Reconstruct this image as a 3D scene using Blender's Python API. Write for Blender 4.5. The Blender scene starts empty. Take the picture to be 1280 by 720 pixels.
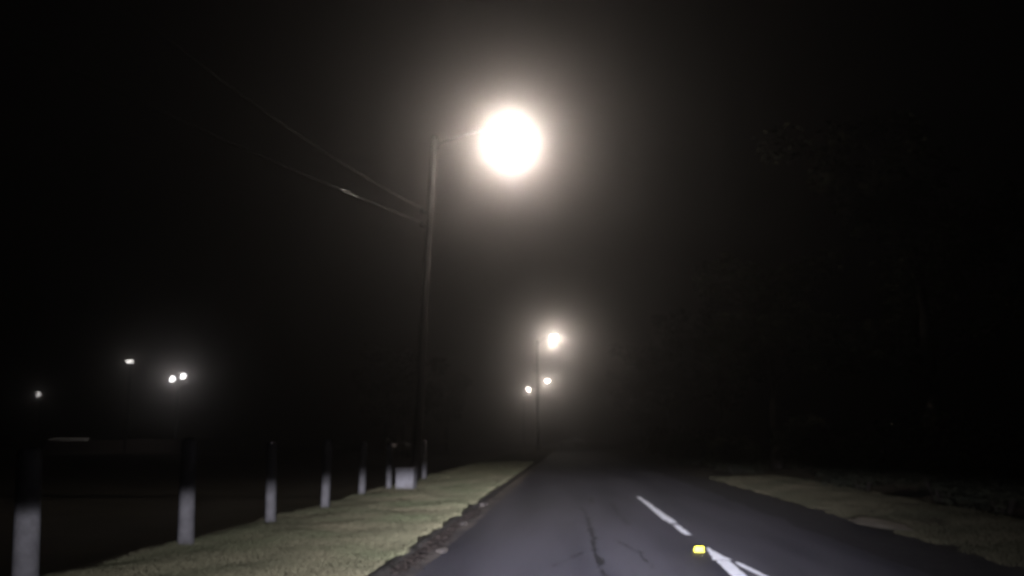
import bpy, bmesh, math, random
import numpy as np
from mathutils import Vector, Matrix, noise

random.seed(7)
rng = np.random.default_rng(11)
R = math.radians
PI = math.pi
scene = bpy.context.scene
COL = scene.collection

# ------------------------------------------------------------------ camera
F = 1100.0                      # focal length in photo pixels (1280 wide)
CAM = Vector((0.0, 0.0, 1.3))
PITCH = math.atan(188 / F)
YAW = math.atan(72 / F * math.cos(PITCH))
ROT = Matrix.Rotation(YAW, 3, 'Z') @ Matrix.Rotation(PI / 2 + PITCH, 3, 'X')
cam = bpy.data.cameras.new('camera')
cam.lens = 36 * F / 1280
cam.sensor_width = 36
cam.clip_end = 3000
cam.clip_start = 0.05
cam.dof.use_dof = True          # a phone that never found focus in the dark
cam.dof.focus_distance = 2.0
cam.dof.aperture_fstop = 3.3
co = bpy.data.objects.new('camera', cam)
co.matrix_world = Matrix.Translation(CAM) @ ROT.to_4x4()
COL.objects.link(co)
scene.camera = co


def ray(px, py):
    return ROT @ Vector(((px - 640) / F, (360 - py) / F, -1.0))


def at(px, py, Y):
    d = ray(px, py)
    return CAM + d * (Y / d.y)


def gnd(px, py, z=0.0):
    d = ray(px, py)
    return CAM + d * ((z - CAM.z) / d.z)


# ------------------------------------------------------------------ helpers
def tag(o, label=None, cat=None, group=None, kind=None):
    if label: o['label'] = label
    if cat: o['category'] = cat
    if group: o['group'] = group
    if kind: o['kind'] = kind
    return o


def obj(name, bm, mat, parent=None, smooth=False):
    me = bpy.data.meshes.new(name)
    bm.normal_update()
    bm.to_mesh(me)
    bm.free()
    if smooth:
        for p in me.polygons: p.use_smooth = True
    me.materials.append(mat)
    o = bpy.data.objects.new(name, me)
    COL.objects.link(o)
    if parent: o.parent = parent
    return o


def empty(name, loc=(0, 0, 0), rot=(0, 0, 0)):
    o = bpy.data.objects.new(name, None)
    o.empty_display_size = 0.2
    o.location = loc
    o.rotation_euler = rot
    COL.objects.link(o)
    return o


def copy_tree(o, parent=None):
    c = o.copy()
    COL.objects.link(c)
    c.parent = parent
    for ch in list(o.children):
        copy_tree(ch, c)
    return c


def box(bm, c, s, bev=0.0, rot=None):
    b = bmesh.new()
    bmesh.ops.create_cube(b, size=1)
    bmesh.ops.scale(b, vec=s, verts=b.verts)
    if bev:
        bmesh.ops.bevel(b, geom=b.edges[:], offset=bev, segments=2, affect='EDGES')
    if rot: bmesh.ops.rotate(b, cent=(0, 0, 0), matrix=rot, verts=b.verts)
    bmesh.ops.translate(b, vec=c, verts=b.verts)
    me = bpy.data.meshes.new('t'); b.to_mesh(me); b.free()
    bm.from_mesh(me); bpy.data.meshes.remove(me)


def tube(bm, pts, rad, seg=10, cap=True):
    """round tube through points; rad a number or a list"""
    pts = [Vector(p) for p in pts]
    n = len(pts)
    if not hasattr(rad, '__len__'): rad = [rad] * n
    rings = []
    up = Vector((0, 0, 1))
    for i, p in enumerate(pts):
        t = (pts[min(i + 1, n - 1)] - pts[max(i - 1, 0)]).normalized()
        a = t.cross(up)
        if a.length < 1e-3: a = t.cross(Vector((0, 1, 0)))
        a.normalize()
        b = t.cross(a).normalized()
        rings.append([bm.verts.new(p + (a * math.cos(2 * PI * k / seg) + b * math.sin(2 * PI * k / seg)) * rad[i]) for k in range(seg)])
    for i in range(n - 1):
        for k in range(seg):
            bm.faces.new((rings[i][k], rings[i][(k + 1) % seg], rings[i + 1][(k + 1) % seg], rings[i + 1][k]))
    if cap:
        bm.faces.new(rings[0][::-1]); bm.faces.new(rings[-1])


def lathe(bm, prof, seg=16):
    rings = []
    for r, z in prof:
        rings.append([bm.verts.new((r * math.cos(2 * PI * k / seg), r * math.sin(2 * PI * k / seg), z)) for k in range(seg)])
    for i in range(len(rings) - 1):
        for k in range(seg):
            bm.faces.new((rings[i][k], rings[i][(k + 1) % seg], rings[i + 1][(k + 1) % seg], rings[i + 1][k]))
    bm.faces.new(rings[0][::-1]); bm.faces.new(rings[-1])


def loft(bm, secs, closed=True):
    """secs: list of rings (equal counts); caps both ends"""
    rings = [[bm.verts.new(p) for p in s] for s in secs]
    n = len(rings[0])
    for i in range(len(rings) - 1):
        for k in range(n):
            bm.faces.new((rings[i][k], rings[i][(k + 1) % n], rings[i + 1][(k + 1) % n], rings[i + 1][k]))
    bm.faces.new(rings[0][::-1]); bm.faces.new(rings[-1])
    bmesh.ops.recalc_face_normals(bm, faces=bm.faces)


# ------------------------------------------------------------------ materials
def mat(name, c1, c2=None, scale=8.0, rough=0.8, metal=0.0, bump=0.0, bscale=60.0, detail=6.0, spec=0.3, lo=0.35, hi=0.65,
        c3=None, scale3=1.0, lo3=0.45, hi3=0.7, stretch=None):
    m = bpy.data.materials.new(name)
    m.use_nodes = True
    nt = m.node_tree; N = nt.nodes; L = nt.links
    b = N['Principled BSDF']
    b.inputs['Roughness'].default_value = rough
    b.inputs['Metallic'].default_value = metal
    b.inputs['Specular IOR Level'].default_value = spec
    tc = N.new('ShaderNodeTexCoord')
    if c2 is None: c2 = tuple(x * 0.8 for x in c1)
    nz = N.new('ShaderNodeTexNoise'); nz.inputs['Scale'].default_value = scale; nz.inputs['Detail'].default_value = detail
    L.new(tc.outputs['Object'], nz.inputs['Vector'])
    rp = N.new('ShaderNodeValToRGB')
    rp.color_ramp.elements[0].position = lo; rp.color_ramp.elements[1].position = hi
    rp.color_ramp.elements[0].color = (*c1, 1); rp.color_ramp.elements[1].color = (*c2, 1)
    L.new(nz.outputs['Fac'], rp.inputs['Fac'])
    out = rp.outputs['Color']
    if c3:
        n3 = N.new('ShaderNodeTexNoise'); n3.inputs['Scale'].default_value = scale3; n3.inputs['Detail'].default_value = 5
        mp = N.new('ShaderNodeMapping'); mp.inputs['Scale'].default_value = stretch or (1, 1, 1)
        L.new(tc.outputs['Object'], mp.inputs['Vector']); L.new(mp.outputs['Vector'], n3.inputs['Vector'])
        mr = N.new('ShaderNodeMapRange'); mr.inputs['From Min'].default_value = lo3; mr.inputs['From Max'].default_value = hi3
        L.new(n3.outputs['Fac'], mr.inputs['Value'])
        mx = N.new('ShaderNodeMix'); mx.data_type = 'RGBA'
        L.new(mr.outputs['Result'], mx.inputs['Factor'])
        L.new(out, mx.inputs['A']); mx.inputs['B'].default_value = (*c3, 1)
        out = mx.outputs['Result']
    L.new(out, b.inputs['Base Color'])
    if bump:
        nb = N.new('ShaderNodeTexNoise'); nb.inputs['Scale'].default_value = bscale; nb.inputs['Detail'].default_value = 4
        L.new(tc.outputs['Object'], nb.inputs['Vector'])
        bp = N.new('ShaderNodeBump'); bp.inputs['Strength'].default_value = bump; bp.inputs['Distance'].default_value = 0.02
        L.new(nb.outputs['Fac'], bp.inputs['Height'])
        L.new(bp.outputs['Normal'], b.inputs['Normal'])
    return m


def glow(name, col, strength):
    m = bpy.data.materials.new(name); m.use_nodes = True
    nt = m.node_tree; nt.nodes.clear()
    e = nt.nodes.new('ShaderNodeEmission'); o = nt.nodes.new('ShaderNodeOutputMaterial')
    e.inputs['Color'].default_value = (*col, 1); e.inputs['Strength'].default_value = strength
    nt.links.new(e.outputs[0], o.inputs['Surface'])
    return m


M = dict(
    asphalt=mat('asphalt', (0.042, 0.04, 0.048), (0.06, 0.057, 0.067), 45, 0.7, bump=0.5, bscale=140, c3=(0.022, 0.021, 0.028), scale3=1.6, lo3=0.42, hi3=0.66, spec=0.2, stretch=(1, .09, 1)),
    shoulder=mat('dark_shoulder', (0.02, 0.019, 0.02), (0.04, 0.037, 0.036), 6, 0.9, bump=0.5, bscale=40, spec=0.1),  # shoulder strip darker than the asphalt beside it
    paint=mat('road_paint', (0.85, 0.85, 0.87), (0.68, 0.68, 0.7), 14, 0.6, bump=0.3, bscale=120, lo=0.5, hi=0.75),
    crack=mat('crack_tar', (0.006, 0.006, 0.007), (0.016, 0.015, 0.016), 20, 0.7, spec=0.15),
    concrete=mat('concrete', (0.17, 0.145, 0.118), (0.1, 0.085, 0.07), 5, 0.9, bump=0.5, bscale=40, spec=0.15, c3=(0.045, 0.04, 0.038), scale3=1.1),
    kerbstone=mat('dark_kerb', (0.07, 0.064, 0.056), (0.04, 0.037, 0.03), 6, 0.95, bump=0.6, bscale=40, spec=0.05, c3=(0.02, 0.018, 0.014), scale3=2.2),  # kerb darker than the gutter, with random darker patches
    litter=mat('leaf_litter', (0.016, 0.013, 0.011), (0.034, 0.026, 0.021), 9, 0.9, spec=0.1),
    soil=mat('verge_soil', (0.04, 0.036, 0.024), (0.065, 0.058, 0.036), 2.2, 0.95, bump=0.6, bscale=30, spec=0.05),
    grass2=mat('dimmed_grass_blades', (0.043, 0.04, 0.024), (0.062, 0.054, 0.034), .8, 0.8, spec=0.05, c3=(0.03, 0.03, 0.018), scale3=0.5),  # grass colour darkened to stand in for weaker light on the right verge
    baresoil=mat('bare_soil', (0.28, 0.25, 0.2), (0.15, 0.13, 0.1), 3, 0.95, bump=.6, bscale=30, spec=.05),
    dark=mat('dark_soil', (0.03, 0.027, 0.023), (0.048, 0.043, 0.035), 0.8, 0.95, bump=0.6, bscale=12, spec=0.05),
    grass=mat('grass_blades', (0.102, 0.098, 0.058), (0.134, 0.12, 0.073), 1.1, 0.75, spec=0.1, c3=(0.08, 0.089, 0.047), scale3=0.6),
    post=mat('painted_timber', (0.122, 0.118, 0.117), (0.08, 0.077, 0.076), 7, 0.95, bump=0.4, bscale=30, spec=0.03, c3=(0.07, 0.066, 0.06), scale3=5, lo3=0.55, hi3=0.8),
    pole=mat('weathered_pole', (0.03, 0.027, 0.024), (0.02, 0.017, 0.016), 6, 0.85, bump=0.5, bscale=25, spec=0.15),
    armsteel=mat('dark_steel', (0.05, 0.048, 0.046), (0.035, 0.034, 0.033), 10, 0.6),
    steel=mat('galvanised_steel', (0.16, 0.16, 0.165), (0.11, 0.11, 0.115), 10, 0.5, metal=0.6),
    housing=mat('lamp_housing', (0.2, 0.2, 0.2), (0.15, 0.15, 0.15), 12, 0.5),
    wire=mat('cable', (0.022, 0.021, 0.021), (0.016, 0.016, 0.016), 12, 0.7, spec=0.15),
    glint_sleeve=mat('painted_glint', (0.55, 0.54, 0.52), (0.4, 0.4, 0.38), 12, 0.4),  # pale colour stands in for a glint on the cable
    cabinet=mat('cabinet_paint', (0.17, 0.165, 0.168), (0.14, 0.135, 0.137), 6, 0.6, c3=(0.1, 0.093, 0.09), scale3=4),
    cabinet2=mat('cabinet_plinth', (0.2, 0.19, 0.19), (0.14, 0.13, 0.13), 9, 0.9),
    yellow=mat('marker_reflector', (0.95, 0.85, 0.03), (0.9, 0.75, 0.02), 40, 0.3),
    markerbody=mat('marker_body', (0.7, 0.62, 0.08), (0.55, 0.5, 0.06), 40, 0.5),
    wall=mat('fence_wall', (0.02, 0.014, 0.012), (0.014, 0.01, 0.009), 3, 0.9, bump=0.3),
    coping=mat('lit_wall_coping', (0.62, 0.6, 0.58), (0.5, 0.48, 0.46), 2, 0.85),  # pale colour stands in for lamplight on part of the wall top
    bark=mat('bark', (0.025, 0.021, 0.018), (0.016, 0.013, 0.011), 8, 0.95, bump=0.7, bscale=20, spec=0.05),
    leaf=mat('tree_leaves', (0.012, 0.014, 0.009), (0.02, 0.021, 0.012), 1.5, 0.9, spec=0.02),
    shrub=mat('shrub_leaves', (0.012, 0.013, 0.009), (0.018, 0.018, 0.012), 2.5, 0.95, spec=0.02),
    pale=mat('pale_car_paint', (0.8, 0.8, 0.8), (0.75, 0.75, 0.75), 3, 0.45, spec=0.5),
    darkcar=mat('dark_car_paint', (0.09, 0.06, 0.06), (0.08, 0.055, 0.055), 3, 0.3, spec=0.5),
    glass=mat('car_glass', (0.02, 0.02, 0.022), (0.02, 0.02, 0.022), 3, 0.08, spec=0.6),
    tyre=mat('tyre_rubber', (0.02, 0.02, 0.02), (0.025, 0.025, 0.025), 9, 0.9),
    redlens=mat('tail_lens', (0.5, 0.02, 0.02), (0.4, 0.015, 0.015), 9, 0.25),
    clearlens=mat('head_lens', (0.7, 0.7, 0.7), (0.6, 0.6, 0.6), 9, 0.15),
    taildim=glow('dim_tail_lamp', (1.0, .35, .3), .15),
    palelens=glow('pale_tail_lamp', (1.0, .8, .7), .4),
    warmglow=glow('street_lamp_glow', (1.0, 0.93, 0.82), 120.0),
    whiteglow=glow('flood_lamp_glow', (1.0, 0.97, 0.97), 11.0),
    dimglow=glow('small_lamp_glow', (1.0, 0.96, 0.92), 4.5),
    faintglow=glow('faint_lamp_glow', (1.0, 0.97, 0.95), 2.2),
)

# ------------------------------------------------------------------ setting
def cl(Y):                      # the road bends gently left far ahead
    return 0.0 if Y < 85 else -(Y - 85) ** 2 / 1300.0


LEFT, MID, RIGHT = -1.72, 1.62, 4.0
VL = -4.72                      # outer edge of the left verge
YS = [-6 + .25 * i for i in range(144)] + [30 + 1.0 * i for i in range(24)] + [54 + 4 * i for i in range(60)]


def strip(name, xs, zs, mt, jag=0.0, zj=0.0, ys=None, yoff=0.0):
    """a sheet along the road: xs / zs are its cross-section"""
    bm = bmesh.new()
    rows = []
    for Y in (ys or YS):
        row = []
        for i, (x, z) in enumerate(zip(xs, zs)):
            dx = noise.noise(Vector((i * 9.1, Y * 0.7, 3))) * jag if i in (0, len(xs) - 1) else 0
            dz = noise.noise(Vector((x * 1.3, Y * 0.5, 8))) * zj
            row.append(bm.verts.new((x + dx + cl(Y), Y, z + dz)))
        rows.append(row)
    for a, b in zip(rows, rows[1:]):
        for k in range(len(xs) - 1):
            bm.faces.new((a[k], a[k + 1], b[k + 1], b[k]))
    o = obj(name, bm, mt, smooth=True)
    return tag(o, kind='structure')


# ground, one sheet reaching to the horizon
bm = bmesh.new()
gx = [-250, -150, -90, -60, -40, -25, -16, -10, -7.5, -6.2, -5.4, -4.9, -3, 0, 3, 3.95, 4.6, 6.5, 8, 11, 16, 25, 40, 60, 90, 150, 250]
gy = [-30, -10, 0, 4, 8, 12, 16, 20, 25, 30, 36, 44, 54, 66, 80, 100, 120, 140, 160, 185, 210, 240, 280, 330, 400]


def gz(x, y):
    u = x - cl(y)
    if u < -4.8: return -0.07 - 0.33 * min(1, (-4.8 - u) / 1.5)
    if u < 3.96: return -0.08
    return -0.1 if u < 6.6 else min(0.12, -0.1 + (u - 6.6) * .12)


rows = [[bm.verts.new((x + cl(y), y, gz(x + cl(y), y))) for x in gx] for y in gy]
for a, b in zip(rows, rows[1:]):
    for k in range(len(gx) - 1):
        bm.faces.new((a[k], a[k + 1], b[k + 1], b[k]))
tag(obj('ground', bm, M['dark'], smooth=True), kind='structure')

strip('road', [LEFT - 0.1, -0.9, 0, 1.6, 2.7, RIGHT - 0.35], [0, 0.012, 0.018, 0.02, 0.016, 0.008], M['asphalt'])
strip('road_shoulder', [RIGHT - 0.62, RIGHT - 0.2, RIGHT + 0.35], [0.017, 0.022, 0.04], M['shoulder'], jag=0.16)
# left: gutter, broken kerb, verge
strip('gutter', [LEFT - 0.06, LEFT + 0.1, LEFT + 0.26], [0.012, 0.012, 0.018], M['concrete'], jag=0.07)
strip('kerb', [LEFT, LEFT - 0.02, LEFT - 0.04, LEFT - 0.1, LEFT - 0.12], [-0.02, 0.075, 0.09, 0.095, 0.06], M['kerbstone'], jag=0.02, zj=0.01)
strip('grass_verge', [VL - 0.35, VL, -4.2, -3.4, -2.7, LEFT - 0.09], [-0.2, 0.06, 0.09, 0.1, 0.1, 0.098], M['soil'], jag=0.05, zj=0.03)
strip('right_grass_verge', [RIGHT + 0.2, RIGHT + 0.9, 5.6, 6.6, 7.6], [0.035, 0.07, 0.1, 0.11, -0.16], M['dark'], jag=0.18, zj=0.03)


# road paint: worn outlines, 4 mm above the asphalt
def flat(name, pts, mt, z=0.026, n=14, wob=0.01, seed=0):
    """a worn painted stroke: pts = [(left point, right point), ...] on the ground"""
    bm = bmesh.new(); rows = []
    for (a0, b0), (a1, b1) in zip(pts, pts[1:]):
        for i in range(n + 1):
            t = i / n
            a = a0.lerp(a1, t); b = b0.lerp(b1, t)
            wa = noise.noise(Vector((a.y * 5 + seed, 1.3, 0))) * wob; wb = noise.noise(Vector((b.y * 5 + seed, 7.7, 0))) * wob
            rows.append((bm.verts.new((a.x + wa, a.y, z)), bm.verts.new((b.x + wb, b.y, z))))
    for (a, b), (c, d) in zip(rows, rows[1:]):
        bm.faces.new((a, b, d, c))
    bmesh.ops.remove_doubles(bm, verts=bm.verts, dist=1e-4)
    bmesh.ops.recalc_face_normals(bm, faces=bm.faces)
    for f in bm.faces:
        if f.normal.z < 0: f.normal_flip()
    return tag(obj(name, bm, mt), kind='structure')


def pair(px, py, w, dx=0.0):
    g = gnd(px, py, 0.026)
    return (Vector((g.x - w / 2 + dx, g.y, 0)), Vector((g.x + w / 2 + dx, g.y, 0)))


flat('centre_line', [pair(798, 621, .10), pair(815, 634, .12), pair(832, 647, .15), pair(842.5, 654, .12)], M['paint'], seed=1, wob=.03)
flat('centre_line', [pair(844, 656, .08), pair(852, 662, .1), pair(860.5, 668.5, .1)], M['paint'], seed=2, wob=.02)
flat('centre_line', [pair(884, 684.5, .03), pair(893, 692, .11), pair(903, 700, .2)], M['paint'], seed=3, wob=.02)
flat('centre_line', [pair(902.5, 700.5, .13), pair(920, 716, .14), pair(945, 738, .15), pair(1010, 795, .15)], M['paint'], seed=4, wob=.02)
flat('centre_line', [pair(920, 702.5, .05), pair(932, 709, .07), pair(953, 719, .07), pair(1060, 775, .07)], M['paint'], seed=5, wob=.015)


def crack(pix, w, seed):
    ps = []
    for (px, py) in pix:
        g = gnd(px, py, 0.022)
        ps.append((Vector((g.x - w / 2, g.y, 0)), Vector((g.x + w / 2, g.y, 0))))
    flat('road_crack', ps, M['crack'], z=0.023, n=8, wob=0.09, seed=seed)


crack([(722, 630), (733, 645), (738, 660), (741, 672), (744, 690), (749, 706), (757, 722), (760, 745)], .05, 10)
crack([(764, 629), (773, 642), (784, 656)], .06, 20)
crack([(690, 708), (712, 700), (728, 690)], .045, 30)
crack([(748, 672), (772, 676), (800, 690), (818, 712)], .014, 60)
crack([(700, 655), (722, 652), (737, 655)], .05, 80)
crack([(737, 622), (742, 629)], .12, 40)

# dark leaf litter banked up along the kerb (uncountable)
bm = bmesh.new()
for (px, py, n, sx, sy) in [(541, 680, 900, .07, .5), (560, 664, 300, .06, .4), (582, 646, 600, .08, .7), (505, 707, 260, .07, .4), (604, 624, 260, .12, 1.2), (622, 609, 150, .15, 2.0)]:
    c = gnd(px, py, .02)
    for _ in range(n):
        p = Vector((c.x + random.gauss(0, sx), c.y + random.gauss(0, sy), .022 + abs(random.gauss(0, .022))))
        s = random.uniform(.02, .05)
        q = Matrix.Rotation(random.uniform(0, 6.28), 3, 'Z') @ Matrix.Rotation(random.uniform(-.7, .7), 3, 'X')
        bm.faces.new([bm.verts.new(p + q @ Vector(v)) for v in ((-s, 0, 0), (0, -s * .45, .004), (s, 0, 0), (0, s * .45, .004))])
tag(obj('leaf_litter', bm, M['litter']), 'dark fallen leaves banked in the gutter along the left kerb', 'leaves', kind='stuff')

# broken bits of kerb lying at the road edge
frag = []
for k, (px, py, s, lab) in enumerate([
        (553, 689, .13, 'pale chip of broken kerb lying nearest on the left road edge'),
        (578, 655, .13, 'pale broken kerb chip on the road edge between two dark leaf heaps'),
        (603, 631, .2, 'long pale strip of broken kerb farthest along the left road edge')]):
    c = gnd(px, py, .02)
    bm = bmesh.new()
    bmesh.ops.create_icosphere(bm, subdivisions=2, radius=1)
    for v in bm.verts:
        v.co *= 1 + .3 * noise.noise(v.co * 1.3 + Vector((k * 5, 0, 0)))
        v.co = Vector((v.co.x * s * .55, v.co.y * s * 1.5, max(v.co.z, -.4) * s * .22))
    o = obj('concrete_fragment', bm, M['concrete'])
    o.location = (c.x, c.y, .03)
    tag(o, lab, 'rubble', 'bits of broken kerb on the left road edge')


# ------------------------------------------------------------------ grass: real blades, uncountable
def grass_mesh(name, x0, x1, bands, mt, hfun, label, edge=0.12):
    P = []
    for (y0, y1, dens, sc) in bands:
        n = int((x1 - x0) * (y1 - y0) * dens)
        X = rng.uniform(x0, x1, n); Y = rng.uniform(y0, y1, n)
        P.append(np.stack([X, Y, np.full(n, sc)], 1))
    P = np.concatenate(P)
    V = []; 
    keep = []
    for i, (x, y, sc) in enumerate(P):
        nn = noise.noise(Vector((x * 1.6, y * 1.1, 2))) + .5 * noise.noise(Vector((x * 5, y * 4, 6)))
        e = edge * noise.noise(Vector((y * 1.5, 0, 4)))
        if x > x1 - .08 + e or x < x0 + .05 - e: continue
        if nn < -.7 and random.random() < .5: continue
        keep.append((x, y, sc, max(.35, .75 + .6 * nn)))
    K = np.array(keep); n = len(K)
    X, Y, SC, H = K.T
    cx = np.array([cl(y) for y in Y])
    Z = np.array([hfun(x, y) for x, y in zip(X, Y)])
    h = .045 * H * rng.uniform(.6, 1.4, n) * np.sqrt(SC)
    w = .005 * SC * rng.uniform(.7, 1.3, n)
    a = rng.uniform(0, 2 * PI, n); ln = rng.uniform(.2, 1.1, n) * h; b = rng.uniform(0, 2 * PI, n)
    base = np.stack([X + cx, Y, Z - .012], 1)
    d = np.stack([np.cos(a), np.sin(a), 0 * a], 1) * w[:, None]
    tip = base + np.stack([np.cos(b) * ln, np.sin(b) * ln, h + .012], 1)
    co_ = np.stack([base - d, base + d, tip], 1).reshape(-1, 3)
    me = bpy.data.meshes.new(name)
    me.vertices.add(3 * n); me.vertices.foreach_set('co', co_.ravel())
    me.loops.add(3 * n); me.loops.foreach_set('vertex_index', np.arange(3 * n, dtype=np.int32))
    me.polygons.add(n); me.polygons.foreach_set('loop_start', np.arange(0, 3 * n, 3, dtype=np.int32))
    me.update(); me.validate()
    me.materials.append(mt)
    o = bpy.data.objects.new(name, me); COL.objects.link(o)
    return tag(o, label, 'grass', kind='stuff')


def interp(xs, zs, zj):
    def f(x, y):
        z = np.interp(x, xs, zs)
        return z + noise.noise(Vector((x * 1.3, y * 0.5, 8))) * zj
    return f


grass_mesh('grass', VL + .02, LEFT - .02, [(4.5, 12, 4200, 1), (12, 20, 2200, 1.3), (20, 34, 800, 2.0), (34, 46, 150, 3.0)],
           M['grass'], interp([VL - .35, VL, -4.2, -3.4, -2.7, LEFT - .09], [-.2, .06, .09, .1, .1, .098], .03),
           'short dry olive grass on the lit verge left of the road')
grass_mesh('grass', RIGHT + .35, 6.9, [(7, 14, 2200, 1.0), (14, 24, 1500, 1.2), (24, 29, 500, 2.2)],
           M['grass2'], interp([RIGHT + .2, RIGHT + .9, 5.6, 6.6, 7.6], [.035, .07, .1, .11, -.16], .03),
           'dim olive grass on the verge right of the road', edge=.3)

# a pale bare patch in the right verge
g = gnd(1096, 655, .1)
bm = bmesh.new()
cv = bm.verts.new((0, 0, .035)); ring = []
for k in range(40):
    a = 2 * PI * k / 40
    q = 1 + .4 * noise.noise(Vector((math.cos(a) * 1.2, math.sin(a) * 1.2, 3.3)))
    ring.append(bm.verts.new((.33 * q * math.cos(a), 1.0 * q * math.sin(a), .015)))
for k in range(40): bm.faces.new((cv, ring[k], ring[(k + 1) % 40]))
bp = obj('bare_soil', bm, M['baresoil'], smooth=True)
bp.location = (g.x, g.y, .1); tag(bp, kind='structure')

# ------------------------------------------------------------------ posts beside the verge
POST_H = 1.15
POST_DATA = [
    (31, 741, .098, 'nearest grey painted timber post, cut off at the left edge of the picture', -3.0),
    (232, 682, .094, 'second nearest grey painted timber post, widest one standing clear of the left edge', -1.4),
    (338, 655, .078, 'third grey painted timber post along the verge, left of the middle of the row', -1.6),
    (406, 637, .078, 'fourth grey painted timber post along the verge, in the middle of the row', .5),
    (452, 620, .078, 'fifth grey painted timber post along the verge, thin and second before the white cabinet', 1.0),
    (486, 613, .072, 'sixth grey painted timber post, just left of the small white cabinet', -.5),
    (530, 600, .072, 'farthest grey painted timber post, small and right of the white cabinet', .5),
]


def post_mesh(r, POST_H):
    bm = bmesh.new()
    lathe(bm, [(r * 1.03, -.25), (r * 1.02, .0), (r, .5), (r * .97, POST_H - .05), (r * .9, POST_H - .012), (r * .6, POST_H + .012), (r * .2, POST_H + .02)], 20)
    for v in bm.verts:
        v.co.x *= 1 + .07 * noise.noise(v.co * 3 + Vector((r * 999, 0, 0)))
    return bm


for (px, py, r, lab, tilt) in POST_DATA:
    g = gnd(px, py, .07)
    p = obj('timber_post', post_mesh(r, POST_H + random.uniform(-.06, .08)), M['post'], smooth=True)
    p.location = (g.x, g.y, .06); p.rotation_euler = (R(random.uniform(-.8, .8)), R(tilt), 0)
    tag(p, lab, 'post', 'grey timber posts along the left verge')

# small white service cabinet among the posts
g = gnd(506, 613.5, .08)
cab = empty('service_cabinet', (g.x, g.y + .15, .07), (0, 0, R(-6)))
tag(cab, 'small white service cabinet standing low at the verge edge between two posts', 'cabinet')
bm = bmesh.new(); box(bm, (0, 0, .27), (.43, .3, .44), .012); obj('body', bm, M['cabinet'], cab)
bm = bmesh.new(); box(bm, (0, 0, .515), (.47, .34, .05), .012); obj('lid', bm, M['cabinet'], cab)
bm = bmesh.new(); box(bm, (0, 0, 0), (.41, .28, .1), .006); obj('plinth', bm, M['cabinet2'], cab)
bm = bmesh.new(); box(bm, (0, -.155, .27), (.38, .012, .38), .004); dr = obj('door', bm, M['cabinet'], cab)
bm = bmesh.new(); box(bm, (.14, -.166, .28), (.018, .016, .09), .004); obj('handle', bm, M['steel'], dr)

# ------------------------------------------------------------------ road marker
g = gnd(874, 690, .022)
mk = empty('road_marker', (g.x, g.y + .05, .022), (0, 0, R(2)))
tag(mk, 'bright yellow raised reflective marker on the road beside the centre line', 'road marker')
bm = bmesh.new()
loft(bm, [[(-.055, -.05, 0), (.055, -.05, 0), (.055, .05, 0), (-.055, .05, 0)],
          [(-.052, -.042, .022), (.052, -.042, .022), (.052, .042, .022), (-.052, .042, .022)],
          [(-.042, -.02, .038), (.042, -.02, .038), (.042, .02, .038), (-.042, .02, .038)]])
obj('base', bm, M['markerbody'], mk)
bm = bmesh.new()
loft(bm, [[(-.05, -.056, .004), (.05, -.056, .004), (.05, -.046, .004), (-.05, -.046, .004)],
          [(-.05, -.053, .06), (.05, -.053, .06), (.046, -.045, .06), (-.046, -.045, .06)]])
obj('reflector', bm, M['yellow'], mk)

# ------------------------------------------------------------------ street lamps
WARM = (1.0, 0.885, 0.785)
SIGMA = 0.0108
I_STREET = 1130.0

lampP = at(637, 166, 26.2)
baseP = gnd(519, 603.5, .07); baseP.y = 26.0
baseP = at(518, 603, 26.0); baseP.z = .06
TILT = R(2.4)
dl = lampP - baseP
LA = dl.x * math.cos(TILT) - dl.z * math.sin(TILT)
LH = dl.x * math.sin(TILT) + dl.z * math.cos(TILT)


def point(name, parent, loc, power, col, radius):
    l = bpy.data.lights.new(name, 'POINT'); l.energy = power; l.color = col; l.shadow_soft_size = radius
    o = bpy.data.objects.new(name, l); o.location = loc; COL.objects.link(o); o.parent = parent
    return o


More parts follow.
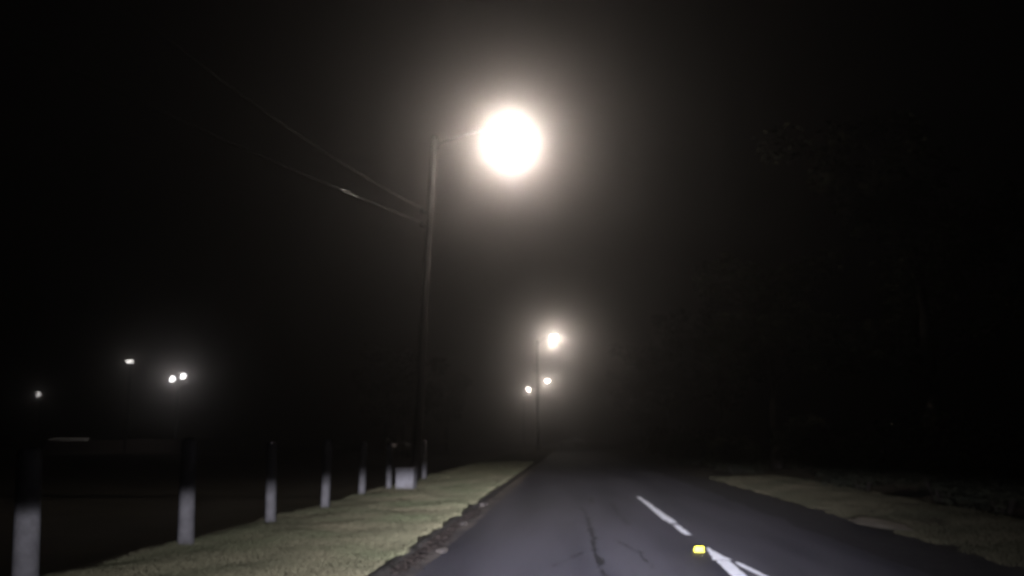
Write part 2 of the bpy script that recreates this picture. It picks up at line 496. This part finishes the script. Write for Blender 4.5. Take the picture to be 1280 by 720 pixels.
def make_street_lamp():
    root = empty('street_lamp')
    HP = LH - .35
    bm = bmesh.new()
    n = 14
    tube(bm, [(.02 * math.sin(i * .5), .02 * math.cos(i * .7), -.3 + (HP + .4) * i / n) for i in range(n + 1)], [.145 - .05 * i / n for i in range(n + 1)], 14)
    obj('pole', bm, M['pole'], root, True)
    bm = bmesh.new()
    x1 = LA - .30
    pts = [(.1, 0, HP - .15)] + [(.1 + (x1 - .1) * t, 0, HP - .15 + .55 * math.sin(t * PI / 2)) for t in (.1, .25, .4, .55, .7, .85, 1)]
    tube(bm, pts, .03, 10)
    box(bm, (.11, 0, HP - .15), (.06, .16, .3), .01)
    obj('arm', bm, M['armsteel'], root, False)
    bm = bmesh.new()
    bm.free()
    for zz in [at(x, y, 26).z - baseP.z + .5 for x, y in ((530, 279), (531, 262))]:
        bm = bmesh.new()
        tube(bm, [(-.06, 0, zz - .6), (-.27, 0, zz - .6)], .025, 8)
        obj('bracket', bm, M['armsteel'], root)
        bm = bmesh.new()
        lathe(bm, [(.03, 0), (.055, .02), (.035, .05), (.055, .075), (.035, .1), (.045, .125), (.02, .14)], 12)
        bmesh.ops.translate(bm, vec=(-.25, 0, zz - .59), verts=bm.verts)
        obj('insulator', bm, M['cabinet2'], root, True)
    lum = empty('luminaire', (LA, 0, LH)); lum.parent = root
    bm = bmesh.new()
    secs = []
    for (x, w, zt, zb) in [(-.42, .05, .1, .03), (-.36, .12, .13, .02), (-.2, .21, .18, .015), (.05, .25, .2, .015), (.28, .2, .16, .015), (.4, .1, .1, .02), (.44, .04, .07, .03)]:
        secs.append([(x, w * math.cos(a), (zb + (zt - zb) * math.sin(a)) if math.sin(a) > 0 else zb) for a in [PI * k / 8 for k in range(9)]])
    loft(bm, secs)
    obj('housing', bm, M['housing'], lum, True)
    bm = bmesh.new()
    secs = []
    for k in range(7):
        t = k / 6; s = math.sin(t * PI / 2 + .05) if k < 6 else 1
        zz = -.4 * math.cos(t * PI / 2)
        s = max(.1, math.sin(t * PI / 2))
        secs.append([(.04 + .33 * s * math.cos(2 * PI * j / 18), .24 * s * math.sin(2 * PI * j / 18), zz + .01) for j in range(18)])
    loft(bm, secs)
    obj('lens', bm, M['warmglow'], lum, True)
    point('lamp_light', lum, (.03, 0, -.5), I_STREET, WARM, .1)
    return root


st = make_street_lamp()
st.location = baseP
st.rotation_euler = (0, TILT, 0)
SG = 'street lamps along the left side of the road'
tag(st, 'nearest street lamp on a tall timber pole, glaring brightest above the verge', 'street lamp', SG)


def far_lamp(px, py, label, power, turn=0):
    # the distance at which a lamp of the same height shows at that pixel
    h = baseP.z + LH
    Y = 30.0
    for _ in range(60):
        z = at(px, py, Y).z
        Y *= (h - CAM.z) / max(.01, z - CAM.z)
    p = at(px, py, Y)
    c = copy_tree(st)
    c.rotation_euler = (0, 0, R(turn))
    c.location = (p.x - LA * math.cos(R(turn)), Y - LA * math.sin(R(turn)), .06)
    tag(c, label, 'street lamp', SG)
    for ch in c.children_recursive:
        if ch.type == 'LIGHT':
            ch.data = ch.data.copy(); ch.data.energy = power
    print('far lamp', label, tuple(round(v, 1) for v in c.location))
    return c


far_lamp(692, 420, 'second street lamp down the road, a tall bright glare below the nearest one', I_STREET * .4, -46)
far_lamp(684, 475, 'third street lamp down the road, small round glow right of the farthest one', I_STREET * .34, -46)
far_lamp(661, 486, 'farthest street lamp, the smallest white dot left of the others over the road', I_STREET * .13, -62)

# ------------------------------------------------------------------ overhead wires
def wire(pts, rad, label, sag=0.0, glint_sleeve=None):
    n = 28
    P = []
    a, b = pts
    for i in range(n + 1):
        t = i / n
        p = a.lerp(b, t); p.z -= sag * 4 * t * (1 - t)
        P.append(p)
    c = a.copy()
    root = empty('overhead_wire', c)
    bm = bmesh.new(); tube(bm, [p - c for p in P], rad, 6); obj('cable', bm, M['wire'], root, True)
    if glint_sleeve is not None:  # added pale swelling that paints the glint on the cable
        i0, i1 = glint_sleeve
        bm = bmesh.new()
        def pos(t):
            p = a.lerp(b, t); p.z -= sag * 4 * t * (1 - t); return p - c
        q = [pos(i0 + (i1 - i0) * k / 6) for k in range(7)]
        tube(bm, q, [rad * 1.1, rad * 2, rad * 3.6, rad * 4, rad * 3.8, rad * 2, rad * 1.1], 8)
        obj('glint_sleeve', bm, M['glint_sleeve'], root, True)
    tag(root, label, 'wire', 'overhead wires running left from the timber pole')



def along(a, b, px):
    t = .02
    while t < .98:
        v = ROT.transposed() @ (a.lerp(b, t) - CAM)
        if 640 + F * v.x / -v.z <= px: break
        t += .002
    return t


aw = at(530, 279, 26.0); bw = at(20, 55, 17.0)
wire((aw, bw), .013, 'lower overhead cable from the timber pole with an added pale swelling for its glint', sag=.12, glint_sleeve=(along(aw, bw, 446), along(aw, bw, 421)))
aw2 = at(531, 262, 26.0); bw2 = at(160, 10, 15.5)
wire((aw2, bw2), .01, 'upper thin overhead wire running from the timber pole up to the left', sag=.28)

# ------------------------------------------------------------------ lamps far off on the left
FL = []
cY = 112.0
pa = at(216, 474, cY); pb = at(229.5, 470.5, cY)
mid = (pa + pb) / 2
fl = empty('floodlight_pole', (mid.x, cY, -.4))
tag(fl, 'far floodlight pole on the left carrying two bright white lamps side by side', 'floodlight')
bm = bmesh.new(); H = mid.z + .4
tube(bm, [(0, .12, -.2), (0, .12, H * .5), (0, .12, H + .1)], [.16, .12, .08], 12); obj('pole', bm, M['steel'], fl, True)
bm = bmesh.new(); tube(bm, [Vector((pa.x - mid.x, .12, pa.z - mid.z + H - .3)), Vector((pb.x - mid.x, .12, pb.z - mid.z + H - .3))], .05, 8); obj('crossbar', bm, M['steel'], fl)
for p in (pa, pb):
    e = empty('floodlight', (p.x - mid.x, 0, p.z - mid.z + H), (R(-14), 0, R(-24))); e.parent = fl
    bm = bmesh.new()
    loft(bm, [[(x * s, y, z * s) for x, z in ((-.45, -.34), (.45, -.34), (.45, .34), (-.45, .34))] for s, y in ((1, -.06), (1, .02), (.75, .14), (.4, .2))])
    obj('housing', bm, M['housing'], e)
    bm = bmesh.new()
    loft(bm, [[(.46 * s * math.cos(a) * (1 if True else 0), y, .36 * s * math.sin(a)) for a in [2 * PI * k / 20 for k in range(20)]] for s, y in ((1, -.065), (.97, -.11), (.7, -.15), (.3, -.17))])
    obj('lens', bm, M['whiteglow'], e, True)
    point('lamp_light', e, (0, -.5, 0), I_STREET * .022, (1, .96, .95), .2)

# small lamp on its own pole, and a hooked lamp farther left
cY = 98.0
p = at(162.5, 452, cY)
sl = empty('area_lamp', (p.x, cY, -.4))
tag(sl, 'small pale rectangular lamp on a tall pole, upper left of the twin floodlights', 'lamp')
H = p.z + .4
bm = bmesh.new(); tube(bm, [(0, .2, -.2), (0, .2, H * .6), (0, .2, H + .12)], [.12, .09, .06], 10); obj('pole', bm, M['steel'], sl, True)
bm = bmesh.new(); box(bm, (0, .02, .03 + H), (1.0, .26, .3), .05); obj('housing', bm, M['housing'], sl)
bm = bmesh.new(); box(bm, (-.02, -.125, H + .08), (.84, .04, .13), .015); box(bm, (.05, -.125, H - .075), (.74, .04, .14), .015); obj('lens', bm, M['dimglow'], sl)
def down(parent, loc, tgt, power):
    l = bpy.data.lights.new('lamp_light', 'SPOT'); l.energy = power; l.color = (1, .95, .9); l.shadow_soft_size = .1
    l.spot_size = R(95); l.spot_blend = .5
    o = bpy.data.objects.new('lamp_light', l); o.location = loc; COL.objects.link(o); o.parent = parent
    o.rotation_euler = Vector(tgt).to_track_quat('-Z', 'Y').to_euler()


down(sl, (-.5, .6, H - .3), (-3.0, 5.4, -7), 2200)  # added spot behind the pole, aimed to brighten the wall top
cY = 92.0
p = at(48, 493, cY)
hk = empty('hooked_lamp', (p.x, cY, -.4))
tag(hk, 'faint little hook shaped lamp far off near the left edge of the picture', 'lamp')
H = p.z + .4
bm = bmesh.new(); tube(bm, [(.3, .1, -.2), (.3, .1, H * .6), (.3, .1, H + .15)], [.08, .06, .045], 10); obj('pole', bm, M['steel'], hk, True)
bm = bmesh.new()
tube(bm, [(-.22, 0, H + .1), (-.08, 0, H + .17), (.08, 0, H + .16), (.15, 0, H + .06), (.08, 0, H - .06), (-.06, 0, H - .16), (-.14, 0, H - .24)], [.05, .07, .09, .1, .09, .09, .06], 8)
obj('tube', bm, M['faintglow'], hk, True)

# low boundary wall far off on the left, with the lit stretch of its coping painted pale
cY = 104.0
a = at(58, 549, cY); b = at(300, 549, cY)
wl = empty('boundary_wall', ((a.x + b.x) / 2, cY, -.4))
tag(wl, 'long low dark brick boundary wall with a lit stretch of coping painted pale, far off below the left lamps', 'wall')
W = b.x - a.x
bm = bmesh.new(); box(bm, (0, 0, .72), (W, .25, 1.5)); obj('brickwork', bm, M['wall'], wl)
bm = bmesh.new(); box(bm, (W * .22, 0, 1.54), (W * .56, .32, .14), .02); obj('coping', bm, M['wall'], wl)
bm = bmesh.new(); box(bm, (-W / 2 + .12 * W, 0, 1.58), (W * .2, .36, .28), .03)
obj('lit_coping', bm, M['coping'], wl)

# ------------------------------------------------------------------ parked cars
def make_car(paint, loc, rz, label, tail=('redlens', 'redlens')):
    root = empty('parked_car', loc, (0, 0, rz))
    tag(root, label, 'car')
    bm = bmesh.new()
    # y is forward; lower body
    prof = [(-2.15, .42, .8), (-2.1, .3, .92), (-1.5, .25, .96), (0, .22, .95), (1.2, .24, .9), (1.9, .28, .78), (2.15, .38, .62)]
    secs = []
    for (y, zb, zt) in prof:
        w = .86 if abs(y) < 1.8 else .78
        secs.append([(-w * .94, y, zb), (w * .94, y, zb), (w, y, zb + .15), (w, y, zt - .12), (w * .9, y, zt), (-w * .9, y, zt), (-w, y, zt - .12), (-w, y, zb + .15)])
    loft(bm, secs)
    bmesh.ops.bevel(bm, geom=[e for e in bm.edges if e.calc_face_angle(0) > .5], offset=.03, segments=2, affect='EDGES')
    obj('body', bm, paint, root, True)
    bm = bmesh.new()
    loft(bm, [[(-.76, -1.75, .9), (.76, -1.75, .9), (.78, .95, .9), (-.78, .95, .9)],
              [(-.6, -1.1, 1.36), (.6, -1.1, 1.36), (.6, .15, 1.38), (-.6, .15, 1.38)]])
    obj('window', bm, M['glass'], root)
    bm = bmesh.new()
    loft(bm, [[(-.63, -1.2, 1.365), (.63, -1.2, 1.365), (.63, .22, 1.38), (-.63, .22, 1.38)],
              [(-.56, -1.05, 1.43), (.56, -1.05, 1.43), (.56, .08, 1.45), (-.56, .08, 1.45)]])
    obj('roof', bm, paint, root)
    for y in (-1.3, 1.35):
        for s in (-1, 1):
            w = empty('wheel', (s * .78, y, .32)); w.parent = root
            bm = bmesh.new()
            lathe(bm, [(.18, -.1), (.3, -.1), (.32, -.06), (.32, .06), (.3, .1), (.18, .1)], 20)
            bmesh.ops.rotate(bm, cent=(0, 0, 0), matrix=Matrix.Rotation(PI / 2, 3, 'Y'), verts=bm.verts)
            obj('tyre', bm, M['tyre'], w)
            bm = bmesh.new(); lathe(bm, [(.05, -.11), (.19, -.108), (.19, .108), (.05, .11)], 14)
            bmesh.ops.rotate(bm, cent=(0, 0, 0), matrix=Matrix.Rotation(PI / 2, 3, 'Y'), verts=bm.verts)
            obj('rim', bm, M['steel'], w)
    for s in (-1, 1):
        bm = bmesh.new(); box(bm, (s * .58, 2.06, .62), (.34, .1, .13), .03); obj('headlight', bm, M['clearlens'], root)
        bm = bmesh.new(); box(bm, (s * .6, -2.13, .74), (.3, .06, .14), .02); obj('taillight', bm, M[tail[0] if s < 0 else tail[1]], root)
    bm = bmesh.new(); box(bm, (0, -2.145, .6), (.42, .03, .13), .004); obj('number_plate', bm, M['clearlens'], root)
    return root


p = at(492, 556, 105.0)
dc = make_car(M['darkcar'], (p.x, 107.0, gz(p.x, 107.0) - .02), R(-12), 'dark car standing far off, its faint tail lights showing above the white cabinet', ('taildim', 'palelens'))
dc.scale = (1.15, 1.15, 1.25)
p = at(715, 560, 142.0)
make_car(M['pale'], (p.x, 142.0, .05), R(62), 'pale parked car far down the road beneath the street lamps')

# ------------------------------------------------------------------ trees and shrubs
def leaves(bm, c, rx, rz, n, s):
    for _ in range(n):
        while True:
            v = Vector((random.uniform(-1, 1), random.uniform(-1, 1), random.uniform(-1, 1)))
            if .25 < v.length < 1: break
        p = c + Vector((v.x * rx, v.y * rx, v.z * rz))
        q = Matrix.Rotation(random.uniform(0, 6.28), 3, 'Z') @ Matrix.Rotation(random.uniform(-1.2, 1.2), 3, 'X') @ Matrix.Rotation(random.uniform(-.8, .8), 3, 'Y')
        a = s * random.uniform(.6, 1.3)
        bm.faces.new([bm.verts.new(p + q @ Vector(w)) for w in ((-a, 0, 0), (-a * .2, -a * .4, .02), (a, 0, -.04), (-a * .2, a * .4, .02))])


def make_tree(seed, h, spread):
    random.seed(seed)
    root = empty('gum_tree')
    bt, bl = bmesh.new(), bmesh.new()
    P = [Vector((noise.noise(Vector((i * .6, seed, 0))) * .35, noise.noise(Vector((i * .6, seed, 9))) * .35, -.3 + h * .7 * i / 7)) for i in range(8)]
    P[0].x = P[0].y = 0
    tube(bt, P, [h * .024 * (1 - .75 * i / 7) for i in range(8)], 10)
    for k in range(11):
        i = random.randint(3, 7); a = random.uniform(0, 6.28)
        s = P[i]; ln = spread * random.uniform(.5, 1)
        e = s + Vector((math.cos(a) * ln, math.sin(a) * ln, ln * random.uniform(.3, .9)))
        m = s.lerp(e, .5) + Vector((0, 0, -.15))
        tube(bt, [s, m, e], [h * .009, h * .006, h * .003], 6)
        for q in range(5):
            c = s.lerp(e, random.uniform(.5, 1.1)) + Vector((random.gauss(0, .5), random.gauss(0, .5), random.gauss(.3, .4)))
            leaves(bl, c, random.uniform(.5, 1.0), random.uniform(.35, .7), 75, .17)
    obj('trunk', bt, M['bark'], root, True)
    obj('crown', bl, M['leaf'], root)
    return root


def make_shrub(seed):
    random.seed(seed)
    root = empty('shrub')
    bt, bl = bmesh.new(), bmesh.new()
    for k in range(8):
        a = random.uniform(0, 6.28); e = Vector((math.cos(a) * .5, math.sin(a) * .5, random.uniform(.8, 1.5)))
        tube(bt, [(0, 0, -.1), e * .5 + Vector((0, 0, .1)), e], [.03, .02, .008], 5)
        leaves(bl, e + Vector((0, 0, -.2)), .5, .5, 120, .09)
        leaves(bl, e * .6, .5, .4, 60, .09)
    obj('stem', bt, M['bark'], root, True)
    obj('foliage', bl, M['shrub'], root)
    return root


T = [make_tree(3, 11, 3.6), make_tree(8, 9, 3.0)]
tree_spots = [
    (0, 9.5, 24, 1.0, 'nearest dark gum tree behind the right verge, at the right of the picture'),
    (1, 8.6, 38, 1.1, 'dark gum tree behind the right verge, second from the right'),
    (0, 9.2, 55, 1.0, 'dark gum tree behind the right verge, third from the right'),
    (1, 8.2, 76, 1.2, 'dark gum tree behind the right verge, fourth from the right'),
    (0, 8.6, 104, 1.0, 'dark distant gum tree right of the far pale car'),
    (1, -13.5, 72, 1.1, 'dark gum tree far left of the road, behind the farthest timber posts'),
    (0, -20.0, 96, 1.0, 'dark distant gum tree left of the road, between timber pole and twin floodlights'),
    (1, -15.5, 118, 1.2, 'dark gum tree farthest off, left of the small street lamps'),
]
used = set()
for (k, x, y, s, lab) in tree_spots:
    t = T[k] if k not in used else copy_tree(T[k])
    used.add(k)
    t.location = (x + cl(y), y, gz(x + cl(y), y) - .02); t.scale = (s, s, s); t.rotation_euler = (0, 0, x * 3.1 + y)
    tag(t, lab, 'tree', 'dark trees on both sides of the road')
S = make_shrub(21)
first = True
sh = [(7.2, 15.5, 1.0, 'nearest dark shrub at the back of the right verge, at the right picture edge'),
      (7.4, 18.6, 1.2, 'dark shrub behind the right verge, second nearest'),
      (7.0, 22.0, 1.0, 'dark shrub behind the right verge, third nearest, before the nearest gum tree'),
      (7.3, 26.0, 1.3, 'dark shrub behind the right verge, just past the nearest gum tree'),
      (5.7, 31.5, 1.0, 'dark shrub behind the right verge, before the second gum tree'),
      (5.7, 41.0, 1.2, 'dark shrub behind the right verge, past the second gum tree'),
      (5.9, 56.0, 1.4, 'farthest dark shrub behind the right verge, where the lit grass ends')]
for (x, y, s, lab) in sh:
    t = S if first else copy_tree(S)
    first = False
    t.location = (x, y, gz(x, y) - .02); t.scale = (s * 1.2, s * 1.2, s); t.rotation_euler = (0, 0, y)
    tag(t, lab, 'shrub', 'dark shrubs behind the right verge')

# ------------------------------------------------------------------ headlamps of the car that carries the camera
def headlamp(x):
    l = bpy.data.lights.new('headlamp', 'SPOT')
    l.energy = HEAD_POWER; l.color = (.95, .95, 1.12); l.shadow_soft_size = .05
    l.spot_size = R(150); l.spot_blend = .2
    o = bpy.data.objects.new('headlamp', l)
    o.location = (x, 1.3, .82); o.rotation_euler = (PI / 2, 0, 0)
    COL.objects.link(o)
    l.use_nodes = True
    nt = l.node_tree; N = nt.nodes; L = nt.links
    em = N['Emission']
    tc = N.new('ShaderNodeTexCoord'); sp = N.new('ShaderNodeSeparateXYZ')
    L.new(tc.outputs['Normal'], sp.inputs[0])

    def math_(op, a, b=None, c=None):
        n = N.new('ShaderNodeMath'); n.operation = op
        for i, v in enumerate((a, b, c)):
            if v is None: continue
            if isinstance(v, (int, float)): n.inputs[i].default_value = v
            else: L.new(v, n.inputs[i])
        return n.outputs[0]
    az_ = math_('ABSOLUTE', sp.outputs['Z'])
    el = math_('DIVIDE', sp.outputs['Y'], az_)          # + up
    if FLIP: el = math_('MULTIPLY', el, -1.0)
    az = math_('DIVIDE', sp.outputs['X'], az_)
    mr = N.new('ShaderNodeMapRange'); mr.interpolation_type = 'SMOOTHSTEP'
    L.new(el, mr.inputs['Value'])
    mr.inputs['From Min'].default_value = -.006; mr.inputs['From Max'].default_value = -.034
    mr.inputs['To Min'].default_value = SPILL; mr.inputs['To Max'].default_value = 1.0
    e2 = math_('MULTIPLY', math_('DIVIDE', el, .062), math_('DIVIDE', el, .062))
    fall = math_('DIVIDE', 1.0, math_('ADD', 1.0, math_('POWER', e2, 1.15)))
    wfall = math_('DIVIDE', .5, math_('ADD', 1.0, math_('MULTIPLY', e2, .12)))
    def gauss(w, c=0.0):
        q = math_('DIVIDE', math_('SUBTRACT', az, c), w)
        return math_('EXPONENT', math_('MULTIPLY', math_('MULTIPLY', q, q), -1.0))
    hot = math_('ADD', math_('MULTIPLY', gauss(.2, .035), math_('MULTIPLY', fall, .85)), math_('MULTIPLY', math_('MULTIPLY', gauss(.54, -.06), wfall), WIDE))
    L.new(math_('MULTIPLY', mr.outputs['Result'], hot), em.inputs['Strength'])
    return o


HEAD_POWER = 92000.0
FLIP = False
SPILL = 0.004
WIDE = .1
headlamp(-.62)
headlamp(.62)

# ------------------------------------------------------------------ night air
bm = bmesh.new(); box(bm, (0, 185, 14.5), (520, 440, 36))
hz = obj('haze', bm, M['wire'])
m = bpy.data.materials.new('haze'); m.use_nodes = True
nt = m.node_tree; nt.nodes.clear()
vo = nt.nodes.new('ShaderNodeVolumePrincipled'); ou = nt.nodes.new('ShaderNodeOutputMaterial')
vo.inputs['Color'].default_value = (.93, .885, .87, 1)
vo.inputs['Density'].default_value = SIGMA
vo.inputs['Anisotropy'].default_value = .965  # strong forward scatter shapes the added haze like lens bloom
nt.links.new(vo.outputs[0], ou.inputs['Volume'])
hz.data.materials.clear(); hz.data.materials.append(m)
tag(hz, kind='stuff')
hz['label'] = 'thin added haze standing in for camera bloom around the lamps'; hz['category'] = 'haze'

# ------------------------------------------------------------------ sky, render
w = bpy.data.worlds.new('World'); scene.world = w; w.use_nodes = True
bg = w.node_tree.nodes['Background']
bg.inputs['Color'].default_value = (1.0, .93, .95, 1)
bg.inputs['Strength'].default_value = .0005
scene.render.engine = 'CYCLES'
cy = scene.cycles
cy.use_denoising = True
cy.volume_bounces = 0
cy.max_bounces = 4; cy.diffuse_bounces = 2; cy.glossy_bounces = 2
cy.sample_clamp_indirect = 2.0
cy.use_light_tree = True
vs = scene.view_settings
scene.display_settings.display_device = 'sRGB'
vs.view_transform = 'Standard'; vs.look = 'None'; vs.exposure = 0; vs.gamma = 1
